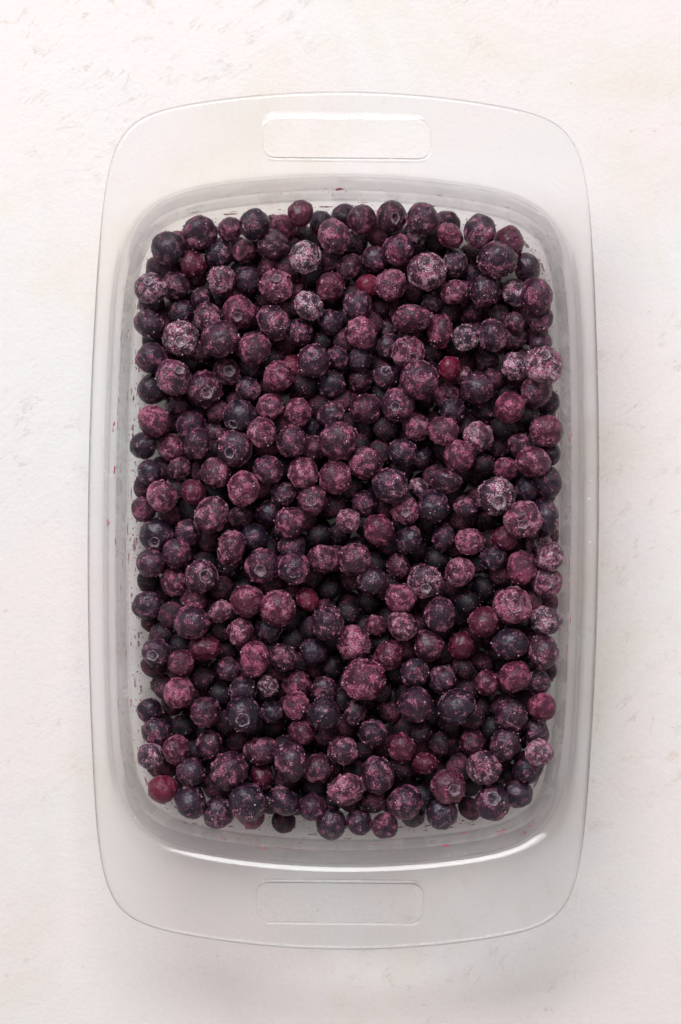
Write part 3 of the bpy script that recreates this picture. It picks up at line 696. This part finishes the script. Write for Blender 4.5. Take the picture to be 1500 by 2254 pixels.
# ------------------------------------------------------------------ juice marks on the inside of the glass
INNER = [k for k in range(5 + 2, i_in - 4)]       # rings of the inner wall
def wall_point(px, py):
    """point of the inner glass wall met by the line of sight through a photo pixel (found on the real surface)"""
    best = None
    for k in range(4, i_in):
        rg = rings[k]; zz = rg[0, 2]
        X, Y = unproject(px, py, zz); q = DISH_M.inverted() @ Vector((X, Y, zz))
        a = np.arctan2(rg[:, 1], rg[:, 0]); j = np.argsort(a)
        rr = np.interp(math.atan2(q.y, q.x), a[j], np.hypot(rg[:, 0], rg[:, 1])[j], period=2 * np.pi)
        e = abs(rr - math.hypot(q.x, q.y))
        if best is None or e < best[0]: best = (e, k, math.atan2(q.y, q.x))
    return best[1], best[2]
def frame_at(k, th, lift=0.0002, frac=0.0):
    k = max(1, min(k, i_in - 2))
    rg = rings[k]; a = np.arctan2(rg[:, 1], rg[:, 0]); i = int(np.argmin(np.abs(np.angle(np.exp(1j * (a - th))))))
    p = Vector(rg[i]).lerp(Vector(rings[k + 1][i]), frac); t = (Vector(rg[(i + 1) % NO]) - Vector(rg[i - 1])).normalized()
    up = (Vector(rings[k + 1][i]) - Vector(rings[k - 1][i])).normalized(); up = (up - t * up.dot(t)).normalized()
    n = t.cross(up)
    if n.dot(Vector((-p.x, -p.y, 0.2))) < 0: n = -n
    return p + n * lift, t, up, n
def blob(p, t, up, n, a, b, h, g, seg=9):
    ph = g.uniform(0, 6.28); vs_ = [p + n * h]
    for i in range(seg):
        an = 2 * math.pi * i / seg; r_ = 1 + 0.35 * math.sin(3 * an + ph) * g.random() + g.uniform(-.25, .25)
        vs_.append(p + t * (a * r_ * math.cos(an)) + up * (b * r_ * math.sin(an)) - n * h * 0.3)
    vs_.append(p - n * h)
    fs_ = [(0, 1 + i, 1 + (i + 1) % seg) for i in range(seg)] + [(seg + 1, 1 + (i + 1) % seg, 1 + i) for i in range(seg)]
    return vs_, fs_
g = random.Random(5)
SMEARS = [  # photo x, y, length along wall, across (mm), material, label
    (756, 411, 2.2, 1.3, M_JUICE, 'small pink juice smear on the glass near a handle'),
    (798, 441, 2.4, .6, M_JUICE, 'thin red juice streak on the glass above the heap'),
    (250, 935, 2.6, .7, M_JUICE, 'crooked red juice streak on the long glass wall'),
    (273, 933, 1.0, .45, M_JUICE, 'short dark juice mark beside the crooked streak'),
    (252, 1040, 3.0, .6, M_JUICE, 'long red juice streak lower on the long glass wall'),
    (238, 1160, 2.4, .5, M_JUICE, 'faint pink juice streak along the glass wall edge'),
    (288, 1545, 2.2, .8, M_JUICE, 'single red juice drip on the long glass wall'),
    (978, 1867, 2.4, 1.0, M_JUICE, 'broad red juice smear at the foot of the end wall'),
    (1027, 1839, 2.7, .5, M_JUICE, 'thin red juice dash on the end wall'),
    (1095, 1836, 1.2, .9, M_JUICE, 'round red juice spot on the end wall'),
    (1113, 1829, 1.5, .8, M_JUICE, 'red juice dab beside the round spot'),
    (1155, 1836, .8, .6, M_JUICE, 'tiny pink juice dot near the curved corner'),
    (1188, 1787, .8, .6, M_JUICE, 'tiny dark red juice dot by the curved corner'),
    (412, 455, 1.1, .5, M_JUICE, 'small red juice mark by the top row of berries'),
    (495, 472, 1.5, .5, M_JUICE, 'flat red juice dash by the top row of berries')]
for px, py, ln, ac, mt, lab in SMEARS:
    k, th = wall_point(px, py); p, t, up, n = frame_at(k, th)
    vs_, fs_ = [], []
    for q in range(9):
        f = g.uniform(-1, 1); v_, f_ = blob(p + t * (ln * .0005 * f * 1.6) + up * (ac * .0005 * g.uniform(-1, 1) * 2.0), t, up, n, ln * .0005 * g.uniform(.25, .8), ac * .0008 * g.uniform(.3, 1.0), 0.0001, g)
        fs_ += [tuple(len(vs_) + j for j in ff_) for ff_ in f_]; vs_ += v_
    o = mesh_obj('juice_smear', [DISH_M @ v for v in vs_], fs_, mt)
    tag(o, lab, 'juice stain')
def scatter(name, n, mat, label, cat, amin, amax, bmin, bmax, dens):
    vs_, fs_ = [], []
    cnt = 0
    while cnt < n:
        th = g.uniform(-math.pi, math.pi); k = int(g.triangular(6, i_in - 18, 16))
        if mnoise.noise(Vector((math.cos(th) * dens, math.sin(th) * dens, k * 0.35))) * 0.9 + g.uniform(-.5, .5) < 0.0: continue
        p, t, up, nn = frame_at(k, th, 0.0002, g.random())
        v_, f_ = blob(p + t * g.uniform(-.0009, .0009), t, up, nn, g.uniform(amin, amax), g.uniform(bmin, bmax), 0.00008, g, 6)
        fs_ += [tuple(len(vs_) + j for j in ff_) for ff_ in f_]; vs_ += v_; cnt += 1
    o = mesh_obj(name, [DISH_M @ v for v in vs_], fs_, mat); return tag(o, label, cat, None, 'stuff')
scatter('skin_flecks', 1500, M_FLECK, 'fine dark berry skin flecks stuck to the glass walls', 'flecks', .00012, .0005, .0001, .0004, 3.0)
scatter('juice_flecks', 620, M_JUICE, 'tiny red juice flecks spattered on the glass walls', 'flecks', .00014, .0008, .00014, .0006, 2.0)
scatter('juice_and_reflection_film', 260, M_PINK, 'thin pink juice film and painted berry reflection in patches on the glass walls', 'juice stain', .0008, .0034, .0004, .0012, 1.6)  # pink patches: juice, and the berries' reflection in the glass painted as colour
# frost dust on the right rim and wall
vs_, fs_ = [], []
for _ in range(34):
    if g.random() < .8: X, Y = (g.gauss(1294, 9) - 750) * .000201, -(g.gauss(1080, 75) - 1127) * .000201
    else: X, Y = (g.gauss(234, 4) - 750) * .000201, -(g.gauss(1045, 6) - 1127) * .000201
    s = g.uniform(.0001, .0003) if g.random() < .85 else .0006
    m = np.array(Quaternion([g.gauss(0, 1) for _ in range(4)]).normalized().to_matrix())
    base = len(vs_); q = (octv * s * rng.uniform(.6, 1.3, (6, 1))) @ m.T + np.array((X, Y, RIM_Z + s * 0.5))
    vs_ += [Vector(x) for x in q]; fs_ += [tuple(base + j for j in f) for f in octf]
o = mesh_obj('frost_dust', vs_, fs_, M_FROST, None, False); tag(o, 'specks of white frost dusted on the glass rim', 'frost', None, 'stuff')
